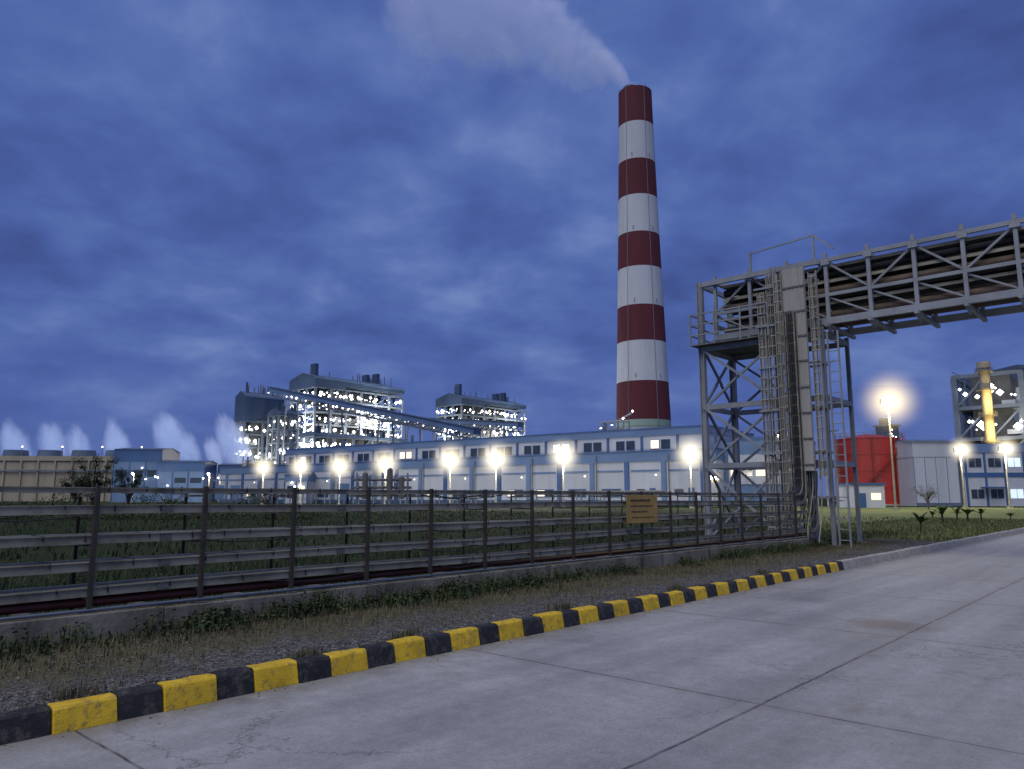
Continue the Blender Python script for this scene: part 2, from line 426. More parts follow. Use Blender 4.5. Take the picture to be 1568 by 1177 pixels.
for (s, z, r_, mi_) in [(20.85, 6.98, .12, 3), (21.15, 6.95, .11, 0), (21.6, 6.93, .09, 3), (22.1, 6.95, .12, 3), (20.85, 7.72, .11, 3), (21.45, 7.72, .1, 0), (22.0, 7.8, .17, 3), (20.9, 8.25, .12, 1)]:
    bp_.cyl((s, -14, z), (s, 5, z), r_, n=12, mi=mi_)
for z in (7.28, 7.95, 8.4):
    for s in (20.72, 21.5):
        bp_.box(s, s+.012, -14, 5, z, z+.09, 2); bp_.box(s+.5, s+.512, -14, 5, z, z+.09, 0)
        bp_.box(s+.02, s+.48, -14, 5, z+.01, z+.05, 1)
bp_.obj('pipes_and_trays', br)

def tower(name, mtx, big=True):
    e = empty(name, mtx)
    m_ = MB([STEELGREY, GALVD, GALV, CABLE, GALVL])
    ts = [5.7, 3.15, 1.8] if big else [1.2, -1.2]
    ss = [20.5, 22.7]
    zt = 8.7
    def col_(s, t, z1=zt, wd=.18):
        m_.box(s-wd/2, s+wd/2, t-wd/2, t-wd/2+.02, 0, z1, 0); m_.box(s-wd/2, s+wd/2, t+wd/2-.02, t+wd/2, 0, z1, 0)
        m_.box(s-.01, s+.01, t-wd/2+.02, t+wd/2-.02, 0, z1, 0)
        m_.box(s-.2, s+.2, t-.2, t+.2, .0, .25, 1)
    for s in ss:
        for t in ts: col_(s, t, zt if t > 2 or not big else 6.6, .18 if t > 2 or not big else .11)
    lv = [2.6, 4.5, 6.4, 8.6]
    for z in lv:
        for s in ss: m_.beam((s, ts[0], z), (s, ts[-1], z), .1, .16, 0)
        for t in ts: m_.beam((ss[0], t, z-.003), (ss[1], t, z-.003), .1, .15, 0)
    zz = [.3, 2.6, 4.5, 6.4]
    for a, c in zip(zz[:-1], zz[1:]):
        for s in ss:
            m_.beam((s+.03, ts[0], a), (s+.03, ts[1], c), .07, .07, 0); m_.beam((s-.05, ts[0], c), (s-.05, ts[1], a), .07, .07, 0)
        m_.beam((ss[0], ts[0]+.03, a), (ss[1], ts[0]+.03, c), .07, .07, 0); m_.beam((ss[0], ts[0]-.05, c), (ss[1], ts[0]-.05, a), .07, .07, 0)
    if big:
        m_.beam((ss[0], ts[0], 8.6), (ss[1], ts[1], 8.6), .07, .07, 0)
        m_.box(20.2, 23.0, 3.3, 5.95, 6.5, 6.54, 1)
        for z in (6.85, 7.2, 7.55):
            m_.beam((20.2, 3.3, z), (20.2, 5.95, z), .04, .04, 0); m_.beam((20.2, 5.95, z), (23, 5.95, z), .04, .04, 0)
            m_.beam((23, 3.3, z), (23, 5.95, z), .04, .04, 0)
        for t in (3.3, 4.2, 5.1, 5.95): m_.beam((20.2, t, 6.5), (20.2, t, 7.55), .045, .045, 0); m_.beam((23, t, 6.5), (23, t, 7.55), .045, .045, 0)
        m_.beam((20.5, 3.9, 8.6), (20.5, 3.9, 9.35), .06, .06, 0); m_.beam((20.5, 1.9, 8.6), (20.5, 1.9, 9.5), .06, .06, 0)
        m_.beam((20.5, 3.9, 9.3), (20.5, 1.9, 9.45), .04, .04, 0); m_.beam((20.5, 1.9, 9.45), (20.5, 1.3, 8.9), .05, .05, 0)
        for q, (tt, ztop, ww, s0) in enumerate([(1.84, 8.2, .24, 20.1), (2.84, 8.35, .26, 19.99), (3.18, 8.5, .28, 20.25), (3.5, 7.9, .24, 20.25)]):
            zb0 = 2.1 if q == 0 else .5
            m_.box(s0-.05, s0+.05, tt-ww/2, tt-ww/2+.012, zb0, ztop, 4); m_.box(s0-.05, s0+.05, tt+ww/2-.012, tt+ww/2, zb0, ztop, 4)
            z = zb0+.2
            while z < ztop:
                m_.box(s0-.03, s0+.015, tt-ww/2+.012, tt+ww/2-.012, z, z+.03, 4); z += .32
            for cc in range(4):
                cy = tt-ww/2+.05+cc*(ww-.1)/3
                m_.cyl((s0-.01, cy, zb0+.1), (s0-.01, cy, ztop-.05), random.uniform(.012, .02), n=6, mi=[2, 1, 4, 2][cc])
        m_.box(19.86, 19.98, 2.02, 2.66, 2.35, 8.35, 4)
        for z in [2.5+.75*k for k in range(8)]: m_.box(19.835, 19.858, 2.0, 2.68, z, z+.05, 1)
        for yy in (2.14, 2.26, 2.38, 2.50): m_.box(19.848, 19.858, yy, yy+.035, 2.36, 8.34, 4)
        for z in (1.6, 2.9, 4.2, 5.5, 6.8, 8.0):
            m_.beam((20.2, 1.75, z), (20.2, 3.7, z), .05, .06, 0)
            m_.beam((20.9, 1.75, z), (20.9, 3.1, z), .05, .06, 0)
            m_.beam((20.5, 1.8, z), (19.9, 1.8, z), .05, .06, 0)
        for t in (1.32, 1.62): m_.beam((20.4, t, .1), (20.4, t, 6.4), .045, .045, 0)
        z = .4
        while z < 6.3: m_.beam((20.4, 1.32, z), (20.4, 1.62, z), .025, .025, 0); z += .3
        for z in (1.5, 3.5, 5.5): m_.beam((20.4, 1.47, z), (20.5, 1.8, z), .04, .04, 0)
        rnd = random.Random(5)
        for q in range(9):
            t = 1.9+q*.12; pts = []
            for kk in range(9):
                f = kk/8; pts.append((20.05-.5*(1-f)**2+rnd.uniform(-.01, .01), t+.25*(1-f)**2*math.sin(q), .35+2.0*f))
            m_.tube(pts, .018, 5, 3 if q % 2 else 2)
    m_.obj('frame', e)
tower('steel_tower', M)
tower('steel_tower', M @ Matrix.Translation((0, -13, 0)), False)

# ------------------------------------------------------------------ chimney
CH = Vector((82.6, 470, 0)); HT = 269
ch = empty('chimney', Matrix.Translation(CH))
zs = [0, 43.8, 48.6, 72, 97.4, 120.4, 145.5, 168.4, 193.5, 218.1, 244.2, 269]
def rad(z): return 11.0 + 7.6*((HT-z)/HT)**1.2
c_ = MB([WHCH, REDCH, GREENB, STEELDK])
n = 48
mis = [0, 2, 1, 0, 1, 0, 1, 0, 1, 0, 1]
for i in range(len(zs)-1):
    sub = 3
    for k in range(sub):
        a = zs[i]+(zs[i+1]-zs[i])*k/sub; e = zs[i]+(zs[i+1]-zs[i])*(k+1)/sub
        c_.cyl((0, 0, a), (0, 0, e), rad(a), rad(e), n, mis[i], caps=False)
c_.quad([(rad(HT)*math.cos(2*math.pi*k/n), rad(HT)*math.sin(2*math.pi*k/n), HT) for k in range(n)], 3)
c_.obj('shell', ch, smooth=True)
c_ = MB([STEELDK, GALVD, STEELMID])
c_.cyl((-3, 0, HT-.1), (-3, 0, HT+4), 5.2, 4.8, 20, 0)
for z in (44.5,):
    R = rad(z)+.9
    for k in range(32):
        a0, a1 = 2*math.pi*k/32, 2*math.pi*(k+1)/32
        c_.beam((R*math.cos(a0), R*math.sin(a0), z), (R*math.cos(a1), R*math.sin(a1), z), .35, .25, 1)
for ang, ww in ((-1.2, .45), (-2.3, .12)):
    for i in range(11):
        za, zb_ = HT*i/11, HT*(i+1)/11
        c_.beam(((rad(za)+.12)*math.cos(ang), (rad(za)+.12)*math.sin(ang), za), ((rad(zb_)+.12)*math.cos(ang), (rad(zb_)+.12)*math.sin(ang), zb_), ww, .25, 2)
for k in range(6):
    a = k*math.pi/3; c_.cyl((10.5*math.cos(a), 10.5*math.sin(a), HT-.1), (10.5*math.cos(a), 10.5*math.sin(a), HT+2.5), .18, n=5, mi=1)
for z in (74, 122, 170, 220):
    for ang in (-1.0, -2.0):
        R = rad(z)+.1; c_.beam((R*math.cos(ang), R*math.sin(ang), z), (R*math.cos(ang), R*math.sin(ang), z+2.2), 1.0, .4, 2)
c_.obj('fittings', ch)

# ------------------------------------------------------------------ volumes
def volmat(name, kind, color, dens, amb=None):
    m = bpy.data.materials.new(name); m.use_nodes = True; nt = m.node_tree; nt.nodes.clear()
    out = nt.nodes.new('ShaderNodeOutputMaterial'); tc = nt.nodes.new('ShaderNodeTexCoord'); v = tc.outputs['Object']
    sx = N(nt, 'ShaderNodeSeparateXYZ'); nt.links.new(v, sx.inputs[0]); X, Y, Z = sx.outputs
    if kind == 'plume':
        h = math_n(nt, 'MAXIMUM', X, .01)
        zc = math_n(nt, 'MULTIPLY', math_n(nt, 'POWER', h, .69), 2.75)
        rr = math_n(nt, 'ADD', math_n(nt, 'MULTIPLY', math_n(nt, 'POWER', h, .72), 1.5), 4.8)
        dz = math_n(nt, 'SUBTRACT', Z, zc)
        d = math_n(nt, 'SQRT', math_n(nt, 'ADD', math_n(nt, 'MULTIPLY', dz, dz), math_n(nt, 'MULTIPLY', Y, Y)))
        q = math_n(nt, 'SUBTRACT', 1, math_n(nt, 'DIVIDE', d, rr))
        nz = noise(nt, v, .042, 5, .64, .6)
        q = math_n(nt, 'ADD', q, math_n(nt, 'MULTIPLY', math_n(nt, 'SUBTRACT', nz, .53), 2.3))
        q = math_n(nt, 'MULTIPLY', q, 1.8, clamp=True)
        thin = math_n(nt, 'DIVIDE', dens, math_n(nt, 'ADD', 1, math_n(nt, 'MULTIPLY', h, .045)))
        q = math_n(nt, 'MULTIPLY', q, thin)
        q = math_n(nt, 'MULTIPLY', q, math_n(nt, 'GREATER_THAN', X, -4.5))
    else:
        ln = N(nt, 'ShaderNodeVectorMath', operation='LENGTH'); nt.links.new(v, ln.inputs[0])
        q = math_n(nt, 'SUBTRACT', 1, ln.outputs['Value'])
        if kind == 'steam':
            oi = nt.nodes.new('ShaderNodeObjectInfo'); va = N(nt, 'ShaderNodeVectorMath', operation='ADD'); nt.links.new(v, va.inputs[0])
            cbx = N(nt, 'ShaderNodeCombineXYZ'); nt.links.new(math_n(nt, 'MULTIPLY', oi.outputs['Random'], 40), cbx.inputs[0]); nt.links.new(cbx.outputs[0], va.inputs[1])
            nz = noise(nt, va.outputs[0], 1.7, 4, .6, .3)
            q = math_n(nt, 'SUBTRACT', q, math_n(nt, 'MULTIPLY', Z, .28))
            q = math_n(nt, 'ADD', q, math_n(nt, 'MULTIPLY', math_n(nt, 'SUBTRACT', nz, .55), 1.5))
            q = math_n(nt, 'MULTIPLY', q, math_n(nt, 'MULTIPLY', math_n(nt, 'SUBTRACT', 1, ln.outputs['Value']), 3, clamp=True))
            q = math_n(nt, 'MULTIPLY', q, dens); q = math_n(nt, 'MAXIMUM', q, 0)
        else:
            q = math_n(nt, 'MAXIMUM', q, 0); q = math_n(nt, 'POWER', q, 2.6); q = math_n(nt, 'MULTIPLY', q, dens)
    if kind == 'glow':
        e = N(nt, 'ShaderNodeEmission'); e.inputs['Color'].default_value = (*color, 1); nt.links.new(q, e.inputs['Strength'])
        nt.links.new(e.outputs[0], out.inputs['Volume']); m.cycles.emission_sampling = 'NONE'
    else:
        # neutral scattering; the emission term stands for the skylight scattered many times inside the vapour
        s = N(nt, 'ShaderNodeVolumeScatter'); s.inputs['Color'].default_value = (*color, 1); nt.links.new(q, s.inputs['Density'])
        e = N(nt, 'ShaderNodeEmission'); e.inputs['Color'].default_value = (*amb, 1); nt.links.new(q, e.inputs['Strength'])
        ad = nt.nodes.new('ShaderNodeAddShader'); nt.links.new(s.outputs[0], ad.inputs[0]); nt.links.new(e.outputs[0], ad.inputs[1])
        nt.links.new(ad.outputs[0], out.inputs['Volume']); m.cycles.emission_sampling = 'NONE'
    return m
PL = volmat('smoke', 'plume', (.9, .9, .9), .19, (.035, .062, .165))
m_ = MB([PL]); m_.box(-5, 165, -66, 66, -12, 170)
m_.obj('smoke_plume', mtx=Matrix.Translation(CH+Vector((-3, 0, HT+4))) @ Matrix.Rotation(math.radians(180-8), 4, 'Z'))
def sphere_mesh(name, m, seg=16):
    bm = bmesh.new(); bmesh.ops.create_uvsphere(bm, u_segments=seg, v_segments=10, radius=1.03)
    me = bpy.data.meshes.new(name); bm.to_mesh(me); bm.free(); me.materials.append(m); return me

# ------------------------------------------------------------------ flood lights
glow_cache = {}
def glow(parent, loc, R, color, k):  # self-lit volume sphere added round a lamp to imitate its glare halo
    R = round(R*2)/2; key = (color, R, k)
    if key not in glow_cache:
        glow_cache[key] = sphere_mesh('added_lamp_halo', volmat('added_lamp_halo', 'glow', color, k/R))
    o = bpy.data.objects.new('added_lamp_halo', glow_cache[key]); col.objects.link(o); o.parent = parent
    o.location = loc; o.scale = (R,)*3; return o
WH = (1, .88, .62); YL = (1, .78, .38)
def floodlight(x, y, h, R=3.2, power=6000, warm=False, size=.5, k=3.8, name='street_lamp'):
    e = empty(name, Matrix.Translation((x, y, 0)))
    m_ = MB([GALV, LAMPY if warm else LAMPW, STEELDK])
    m_.cyl((0, 0, 0), (0, 0, h), .14, .08, 8, 0); m_.box(-.3, .3, -.3, .3, 0, .35, 0)
    m_.beam((-.9, 0, h), (.9, 0, h), .12, .12, 0)
    for sx_ in (-1, 1):
        m_.box(sx_*.5-.38, sx_*.5+.38, -.3, .25, h+.1, h+.75, 2)
        m_.box(sx_*.5-.34, sx_*.5+.34, -.36, -.302, h+.13, h+.72, 1)
        m_.ico((sx_*.3, -.5, h+.4), size, 1)
    m_.obj('pole_and_heads', e)
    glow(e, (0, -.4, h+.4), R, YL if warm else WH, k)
    if power:
        ld = bpy.data.lights.new('lamp_light', 'POINT'); ld.energy = power; ld.color = (1, .8, .5) if warm else (1, .94, .82); ld.shadow_soft_size = .6
        lo = bpy.data.objects.new('lamp_light', ld); col.objects.link(lo); lo.parent = e; lo.location = (0, -.4, h-.8)
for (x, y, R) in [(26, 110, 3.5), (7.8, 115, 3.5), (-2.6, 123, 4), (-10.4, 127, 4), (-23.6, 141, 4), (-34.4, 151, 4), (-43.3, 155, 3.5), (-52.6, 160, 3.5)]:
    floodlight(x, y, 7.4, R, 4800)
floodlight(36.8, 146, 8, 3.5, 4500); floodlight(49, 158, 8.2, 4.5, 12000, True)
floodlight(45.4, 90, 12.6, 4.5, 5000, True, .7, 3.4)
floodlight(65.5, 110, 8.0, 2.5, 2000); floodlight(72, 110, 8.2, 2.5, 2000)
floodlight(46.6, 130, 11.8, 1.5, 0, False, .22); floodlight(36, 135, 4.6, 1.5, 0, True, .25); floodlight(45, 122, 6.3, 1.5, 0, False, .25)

# ------------------------------------------------------------------ long hall
ang = math.atan2(.585, -.81)
H = Matrix.Translation((36.5, 142.2, 0)) @ Matrix.Rotation(ang, 4, 'Z')
hall = empty('factory_hall', H)
h_ = MB([WHITEC, BLUEC, BLUEL, GLASS, ROOFG, WARMW, BLUED])
L = 156; 
h_.box(-2, L, -30, 0, 0, 10.2, 0)
h_.box(-2.15, L+.15, -30.1, .18, 8.6, 10.5, 2)
h_.box(2, L-22, -34, -7, 10.5, 15.0, 0)
h_.box(1.8, L-21.8, -34.2, -6.8, 14.2, 15.6, 2)
h_.box(1.7, L-21.7, -34.3, -6.7, 15.6, 15.9, 1)
h_.box(-2.2, L+.2, -30.2, .3, 10.5, 10.75, 1)
h_.box(-2.1, L+.1, -30.1, .12, 0, 1.0, 6)
x = 0; i = 0; rh = random.Random(11)
while x < L:
    h_.box(x, x+1.0, .0, .3, 1.0, 8.6, 1 if i % 2 == 0 else 2)
    h_.box(x+.2, x+.7, -6.99, -6.7, 10.8, 14.2, 1)
    kind = rh.choice([0, 0, 1, 2])
    if kind == 0:
        h_.box(x+2.0, x+6.3, .003, .12, 1.6, 3.3, 1); h_.box(x+2.2, x+4.0, .12, .16, 1.8, 3.1, 3); h_.box(x+4.3, x+6.1, .12, .16, 1.8, 3.1, rh.choice([3, 3, 5]))
    elif kind == 1:
        h_.box(x+1.8, x+6.4, .003, .1, 1.0, 5.2, 2)
        for q in range(8): h_.box(x+1.8, x+6.4, .1, .13, 1.2+q*.5, 1.26+q*.5, 1)
    else:
        h_.box(x+2.4, x+3.6, .003, .1, 1.0, 3.4, 1); h_.box(x+4.6, x+6.4, .003, .12, 2.0, 3.2, 3)
    h_.box(x+1.4, x+7.6, .003, .1, 6.6, 7.0, 2)
    for q in (2.2, 4.6):
        if x+q+1.8 < L-22 and x > 1:
            h_.box(x+q-.1, x+q+1.9, -6.99, -6.85, 11.5, 13.4, 1); h_.box(x+q, x+q+1.8, -6.85, -6.8, 11.6, 13.3, 3 if rh.random() < .85 else 5)
    x += 8; i += 1
for x in (18, 46, 77, 104):
    h_.box(x, x+6, -22, -18, 15.9, 16.8, 4); h_.cyl((x+10, -12, 15.9), (x+10, -12, 18.2), .4, n=8, mi=4)
h_.box(-14, -2.2, -24, -4, 0, 12.2, 2); h_.box(-14.1, -2.1, -24.1, -3.9, 12.2, 12.8, 1)
h_.box(-13, -3, -3.98, -3.8, 4, 9.5, 0); 
for q in range(4): h_.box(-12.3+q*2.4, -10.6+q*2.4, -3.78, -3.74, 5.5, 7.5, 5 if q % 2 else 3)
h_.obj('walls_and_roof', hall)
h_ = MB([GALVD, BULB, RUST])
for x in range(6, 150, 16):
    h_.cyl((x+1.3, .45, 0), (x+1.3, .45, 10), .12, n=6, mi=0)
    h_.ico((x+4, .6, 5.9), .16, 1)
h_.obj('wall_fittings', hall)
rt = empty('rooftop_plant', H @ Matrix.Translation((28, -24, 15.9)))
m_ = MB([STEELGREY, BULB, BLUED])
for x in (0, 3, 6):
    for y in (0, 3): m_.beam((x, y, 0), (x, y, 3.5), .3, .3, 0)
for z in (1.7, 3.5): 
    for y in (0, 3): m_.beam((0, y, z), (6, y, z), .25, .25, 0)
m_.beam((3, 1, 3.5), (-1.5, 1, 5.5), .4, .4, 0); m_.box(1, 4, .5, 2.5, .2, 1.5, 2)
for p in ((0, 3, 4), (6, 3, 2), (3, 3, 2.6), (-1.5, 1, 5.8)): m_.ico(p, .3, 1)
m_.obj('frame', rt)
ft = empty('pipe_trestle', H @ Matrix.Translation((0, 14, 0))); m_ = MB([STEELMID, GALVD, RUST])
for k in range(26):
    x = 4+k*5; m_.beam((x, 0, 0), (x, 0, 2.6), .2, .2, 0); m_.beam((x, 1.6, 0), (x, 1.6, 2.6), .2, .2, 0); m_.beam((x, 0, 2.4), (x, 1.6, 2.4), .15, .15, 0)
for y, r_ in ((.2, .14), (.7, .2), (1.3, .12)): m_.cyl((2, y, 2.6), (132, y, 2.6), r_, n=8, mi=1)
m_.obj('frame_and_pipes', ft)

# ------------------------------------------------------------------ boiler houses
def boiler(cx, cy, ws, wt, Hh, seed, clad=.14, name='boiler_house', nl=130, lampE=60000):
    rnd = random.Random(seed)
    e = empty(name, Matrix.Translation((cx, cy, 0)) @ Matrix.Rotation(ROAD_ANG, 4, 'Z'))
    fr = MB([STEELDK, BLUED, BLUEL, STEELMID, ROOFG, WHITEC])
    ns, ntt = max(2, int(ws/11)), max(2, int(wt/9)); zc = Hh*(1-clad)
    xs = [ws*i/ns for i in range(ns+1)]; ys = [wt*i/ntt for i in range(ntt+1)]
    for i, x in enumerate(xs):
        for j, y in enumerate(ys):
            if 0 < i < ns and 0 < j < ntt: continue
            fr.box(x-.6, x+.6, y-.6, y+.6, 0, zc, 3)
    nf = int(zc/7)
    for k in range(1, nf+1):
        z = k*zc/nf
        for y in (0, wt): fr.beam((0, y, z), (ws, y, z), .9, .9, 3)
        for x in (0, ws): fr.beam((x, 0, z), (x, wt, z), .9, .9, 3)
        if k < nf: fr.box(.5, ws-.5, .5, wt-.5, z-.2, z+.1, 0)
        for y in (-.3, wt+.3): fr.beam((0, y, z+1.5), (ws, y, z+1.5), .15, .15, 3)
        for i in range(ns):
            if rnd.random() < .45: fr.beam((xs[i], -.2, z-zc/nf), (xs[i+1], -.2, z), .4, .4, 3)
        for j in range(ntt):
            if rnd.random() < .5: fr.beam((-.2, ys[j], z), (-.2, ys[j+1], z-zc/nf), .4, .4, 3)
    fr.box(ws*.2, ws*.8, wt*.2, wt*.8, 5, zc, 0)
    for _ in range(44):
        w0 = min(rnd.uniform(2, 8), ws*.35); x = rnd.uniform(1, ws-w0-1); z = rnd.uniform(5, max(6, zc-7)); y = rnd.uniform(1, 4)
        fr.box(x, x+w0, y, y+3, z, z+rnd.uniform(1, 4), rnd.choice([2, 3, 5, 5, 0, 0]))
    for _ in range(16):
        x = rnd.uniform(1, ws-2); z = rnd.uniform(5, zc*.6); fr.cyl((x, 1.2, z), (x, 1.2, z+rnd.uniform(.1, .35)*zc), rnd.uniform(.3, .9), n=8, mi=rnd.choice([3, 5]))
    if clad > 0:
        fr.box(-.8, ws*.32, -.8, wt+.8, zc, Hh*.93, 1)
        fr.box(ws*.32, ws+.8, -.8, wt+.8, min(zc+Hh*.03, Hh*.915), Hh*.93-.01, 1)
        fr.quad([(-.8, -.8, Hh*.93), (ws+.8, -.8, Hh*.93), (ws+.8, wt/2, Hh*.975), (-.8, wt/2, Hh*.975)], 4)
        fr.quad([(-.8, wt+.8, Hh*.93), (-.8, wt/2, Hh*.975), (ws+.8, wt/2, Hh*.975), (ws+.8, wt+.8, Hh*.93)], 4)
        fr.quad([(-.8, -.8, Hh*.93), (-.8, wt/2, Hh*.975), (-.8, wt+.8, Hh*.93)], 1)
        fr.box(-.9, ws+.9, -1.0, -.82, Hh*.917, Hh*.93, 2)
        for q, dz in ((.04, .05), (.62, .02), (.74, .04)): fr.box(ws*q+1, ws*q+ws*.05, wt*.25, wt*.45, Hh*.94, Hh*(1.0+dz), 1)
        for q in range(12): x = ws*rnd.random(); fr.cyl((x, wt*.4, Hh*.94), (x, wt*.4, Hh*.985+rnd.uniform(1, 4)), .35, n=6, mi=3)
    fr.obj('frame_and_cladding', e)
    lb = MB([BULB, BULB2])
    for _ in range(nl):
        z = rnd.randint(1, nf-1)*zc/nf+rnd.uniform(2.0, 5.0) if nf > 1 else rnd.uniform(3, zc-3)
        if rnd.random() < .68: p = (rnd.uniform(0, ws), rnd.uniform(-1, .4), z)
        else: p = (rnd.uniform(-1, .4), rnd.uniform(0, wt), z)
        lb.ico(p, rnd.choice([.22, .3, .35, .45, .6, .9, 1.1]), rnd.choice([0, 0, 1]))
    lb.obj('lamps', e)
    if lampE:
        for (px, py, pz) in ((ws*.25, -4, zc*.4), (ws*.7, -4, zc*.72), (-6, wt*.5, zc*.6)):
            ld = bpy.data.lights.new('work_light', 'POINT'); ld.energy = lampE; ld.color = (1, .93, .8); ld.shadow_soft_size = 1.5
            lo = bpy.data.objects.new('work_light', ld); col.objects.link(lo); lo.parent = e; lo.location = (px, py-4, pz)
boiler(-119, 450, 68, 27, 79, 1, nl=620)
boiler(-37, 550, 71, 27, 81, 2, nl=520)
boiler(-143, 400, 22, 9, 60, 3, clad=.3, name='coal_bunker_tower', nl=110, lampE=8000)
boiler(-124, 398, 14, 10, 50, 4, clad=.1, name='transfer_tower', nl=60, lampE=0)
boiler(-100, 380, 60, 12, 36, 6, clad=.1, name='bunker_bay', nl=190, lampE=14000)

def conveyor(p, q, ht=4.5, nleg=4):
    e = empty('conveyor_gallery'); m_ = MB([BLUEL, BLUED, STEELMID, BULB]); p = Vector(p); q = Vector(q)
    m_.beam(p+Vector((0, 0, ht*.75)), q+Vector((0, 0, ht*.75)), 4.4, ht*.45, 0)
    m_.beam(p+Vector((0, 0, ht*1.05)), q+Vector((0, 0, ht*1.05)), 5, ht*.1, 1)
    m_.beam(p, q, 4.2, .5, 2)
    n_ = 26
    for k in range(n_+1):
        a = p.lerp(q, k/n_); c = p.lerp(q, min(1, (k+1)/n_))
        for o in (Vector((1.4, 1.6, 0)), Vector((-1.4, -1.6, 0))):
            m_.beam(a+o, a+o+Vector((0, 0, ht*.55)), .3, .3, 2)
            m_.beam(a+o, c+o+Vector((0, 0, ht*.55)), .25, .25, 2)
        if k % 3 == 0: m_.ico(a+Vector((-1.6, -2.2, 1.6)), .3, 3)
    for k in range(nleg):
        a = p.lerp(q, (k+.5)/nleg)
        m_.beam(a+Vector((-3, 0, 0)), (a.x-5, a.y, 0), .7, .7, 2); m_.beam(a+Vector((3, 0, 0)), (a.x+5, a.y, 0), .7, .7, 2)
        m_.beam((a.x-4.5, a.y, a.z*.5), (a.x+4.5, a.y, a.z*.5), .5, .5, 2)
    m_.obj('gallery', e)
conveyor((-128, 398, 55), (-14, 300, 24))
conveyor((-62, 400, 40), (4, 340, 31), 4, 3)
conveyor((-72, 430, 46), (-40, 424, 38), 3.5, 2)

# ------------------------------------------------------------------ left distance
ct = empty('cooling_tower_block', Matrix.Translation((-215, 290, 0)) @ Matrix.Rotation(math.radians(4), 4, 'Z'))
m_ = MB([BEIGE, STEELMID, ROOFG, BULB])
m_.box(0, 76, 0, 14, 0, 17, 0); m_.box(-.2, 76.2, -.5, 14.2, 15.6, 17.4, 0); m_.box(-.2, 76.2, -.9, -.5, 11.5, 12.1, 1)
for k in range(13): m_.box(k*6.3, k*6.3+.6, -.6, 0, 0, 15.6, 0)
for k in range(6): m_.cyl((6+k*13, 7, 17.4), (6+k*13, 7, 20), 4.6, 4.2, 20, 2)
for k in range(5): m_.beam((10+k*15, 0, 17), (10+k*15, 0, 21), .2, .2, 1); m_.ico((10+k*15, 0, 21), .35, 3)
m_.obj('basin_and_fans', ct)
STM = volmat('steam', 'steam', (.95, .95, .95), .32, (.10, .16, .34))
stm = sphere_mesh('steam', STM)
def steam(x, y, z, rx, rz, lean):
    o = bpy.data.objects.new('steam_plume', stm); col.objects.link(o)
    o.matrix_world = Matrix.Translation((x, y, z)) @ Matrix.Rotation(lean, 4, 'Y') @ Matrix.Diagonal((rx, rx, rz, 1))
for (sx0, sy0, sz0, s_) in ((-222, 335, 25.5, 1.1), (-208, 340, 26, 1), (-195, 338, 24.5, .95), (-182, 345, 27, 1.05), (-155, 340, 28, 1.25), (-150, 350, 24, .8), (-128, 342, 27.5, 1.2), (-124, 348, 23, .7), (-140, 352, 23, .75)):
    steam(sx0, sy0, sz0, 6.5*s_, 15*s_, -.35)

def shed(name, x, y, ang_, w_, d_, h1, cols, seed=0, lamps=True):
    rnd = random.Random(seed)
    e = empty(name, Matrix.Translation((x, y, 0)) @ Matrix.Rotation(ang_, 4, 'Z'))
    m_ = MB([WHITEC, BLUEC, BLUEL, GLASS, ROOFG, WARMW, BULB, CYANW])
    m_.box(0, w_, 0, d_, 0, h1*.72, cols[0]); m_.box(-.1, w_+.1, -.1, d_+.1, h1*.72, h1*.94, cols[1])
    m_.quad([(-.4, -.4, h1*.94), (w_+.4, -.4, h1*.94), (w_+.4, d_/2, h1), (-.4, d_/2, h1)], 4)
    m_.quad([(w_+.4, d_+.4, h1*.94), (-.4, d_+.4, h1*.94), (-.4, d_/2, h1), (w_+.4, d_/2, h1)], 4)
    m_.quad([(-.1, -.1, h1*.94), (-.1, d_/2, h1), (-.1, d_+.1, h1*.94)], cols[1]); m_.quad([(w_+.1, -.1, h1*.94), (w_+.1, d_+.1, h1*.94), (w_+.1, d_/2, h1)], cols[1])
    nb = max(2, int(w_/4))
    if seed != 21:
        for k in range(nb+1): m_.box(k*w_/nb-.15, k*w_/nb+.15, -.2, -.003, 0, h1*.72, 1)
        for k in range(nb):
            for zf in (.18, .45):
                if rnd.random() < .7:
                    a = k*w_/nb+.7; m_.box(a, a+w_/nb-1.4, -.06, -.003, h1*zf, h1*(zf+.12), rnd.choice([3, 3, 3, 3, 5, 7]))
    else:
        for k in range(5): m_.box(k*w_/4-.04, k*w_/4+.04, -.06, -.003, 0, h1*.94, 2)
        m_.box(-.05, w_+.05, -.12, -.003, 0, .6, 4)
    if lamps:
        for k in range(3): m_.ico((rnd.uniform(0, w_), -.5, h1*rnd.uniform(.3, .7)), .3, 6)
    m_.obj('walls_and_roof', e)
shed('pump_house', -132, 250, .15, 15, 20, 18.5, (2, 1), 1)
shed('pump_house', -117, 249, .1, 15, 14, 14, (2, 1), 2)
shed('pump_house', -102, 262, .1, 22, 14, 13.5, (0, 1), 3)
shed('substation_building', -74, 235, .1, 8, 8, 9, (0, 2), 8)
shed('workshop', -60, 200, .0, 6, 8, 8, (0, 2), 9)
sl = empty('silo_group', Matrix.Translation((-84, 240, 0))); m_ = MB([BEIGE, STEELGREY, BULB])
for k in range(4):
    m_.cyl((k*3.6, 0, 3), (k*3.6, 0, 12), 1.6, n=16, mi=0); m_.cyl((k*3.6, 0, 12), (k*3.6, 0, 13.2), 1.6, .3, 16, 0)
    for q in (-1.3, 1.3): m_.beam((k*3.6+q, -.8, 0), (k*3.6+q, -.8, 3.2), .25, .25, 1)
m_.beam((-1, -1.8, 13), (12, -1.8, 13), .3, .3, 1); m_.beam((-1, -1.8, 0), (-1, -1.8, 15), .3, .3, 1); m_.ico((-1, -2.1, 15), .5, 2); m_.ico((6, -2.1, 9), .45, 2)
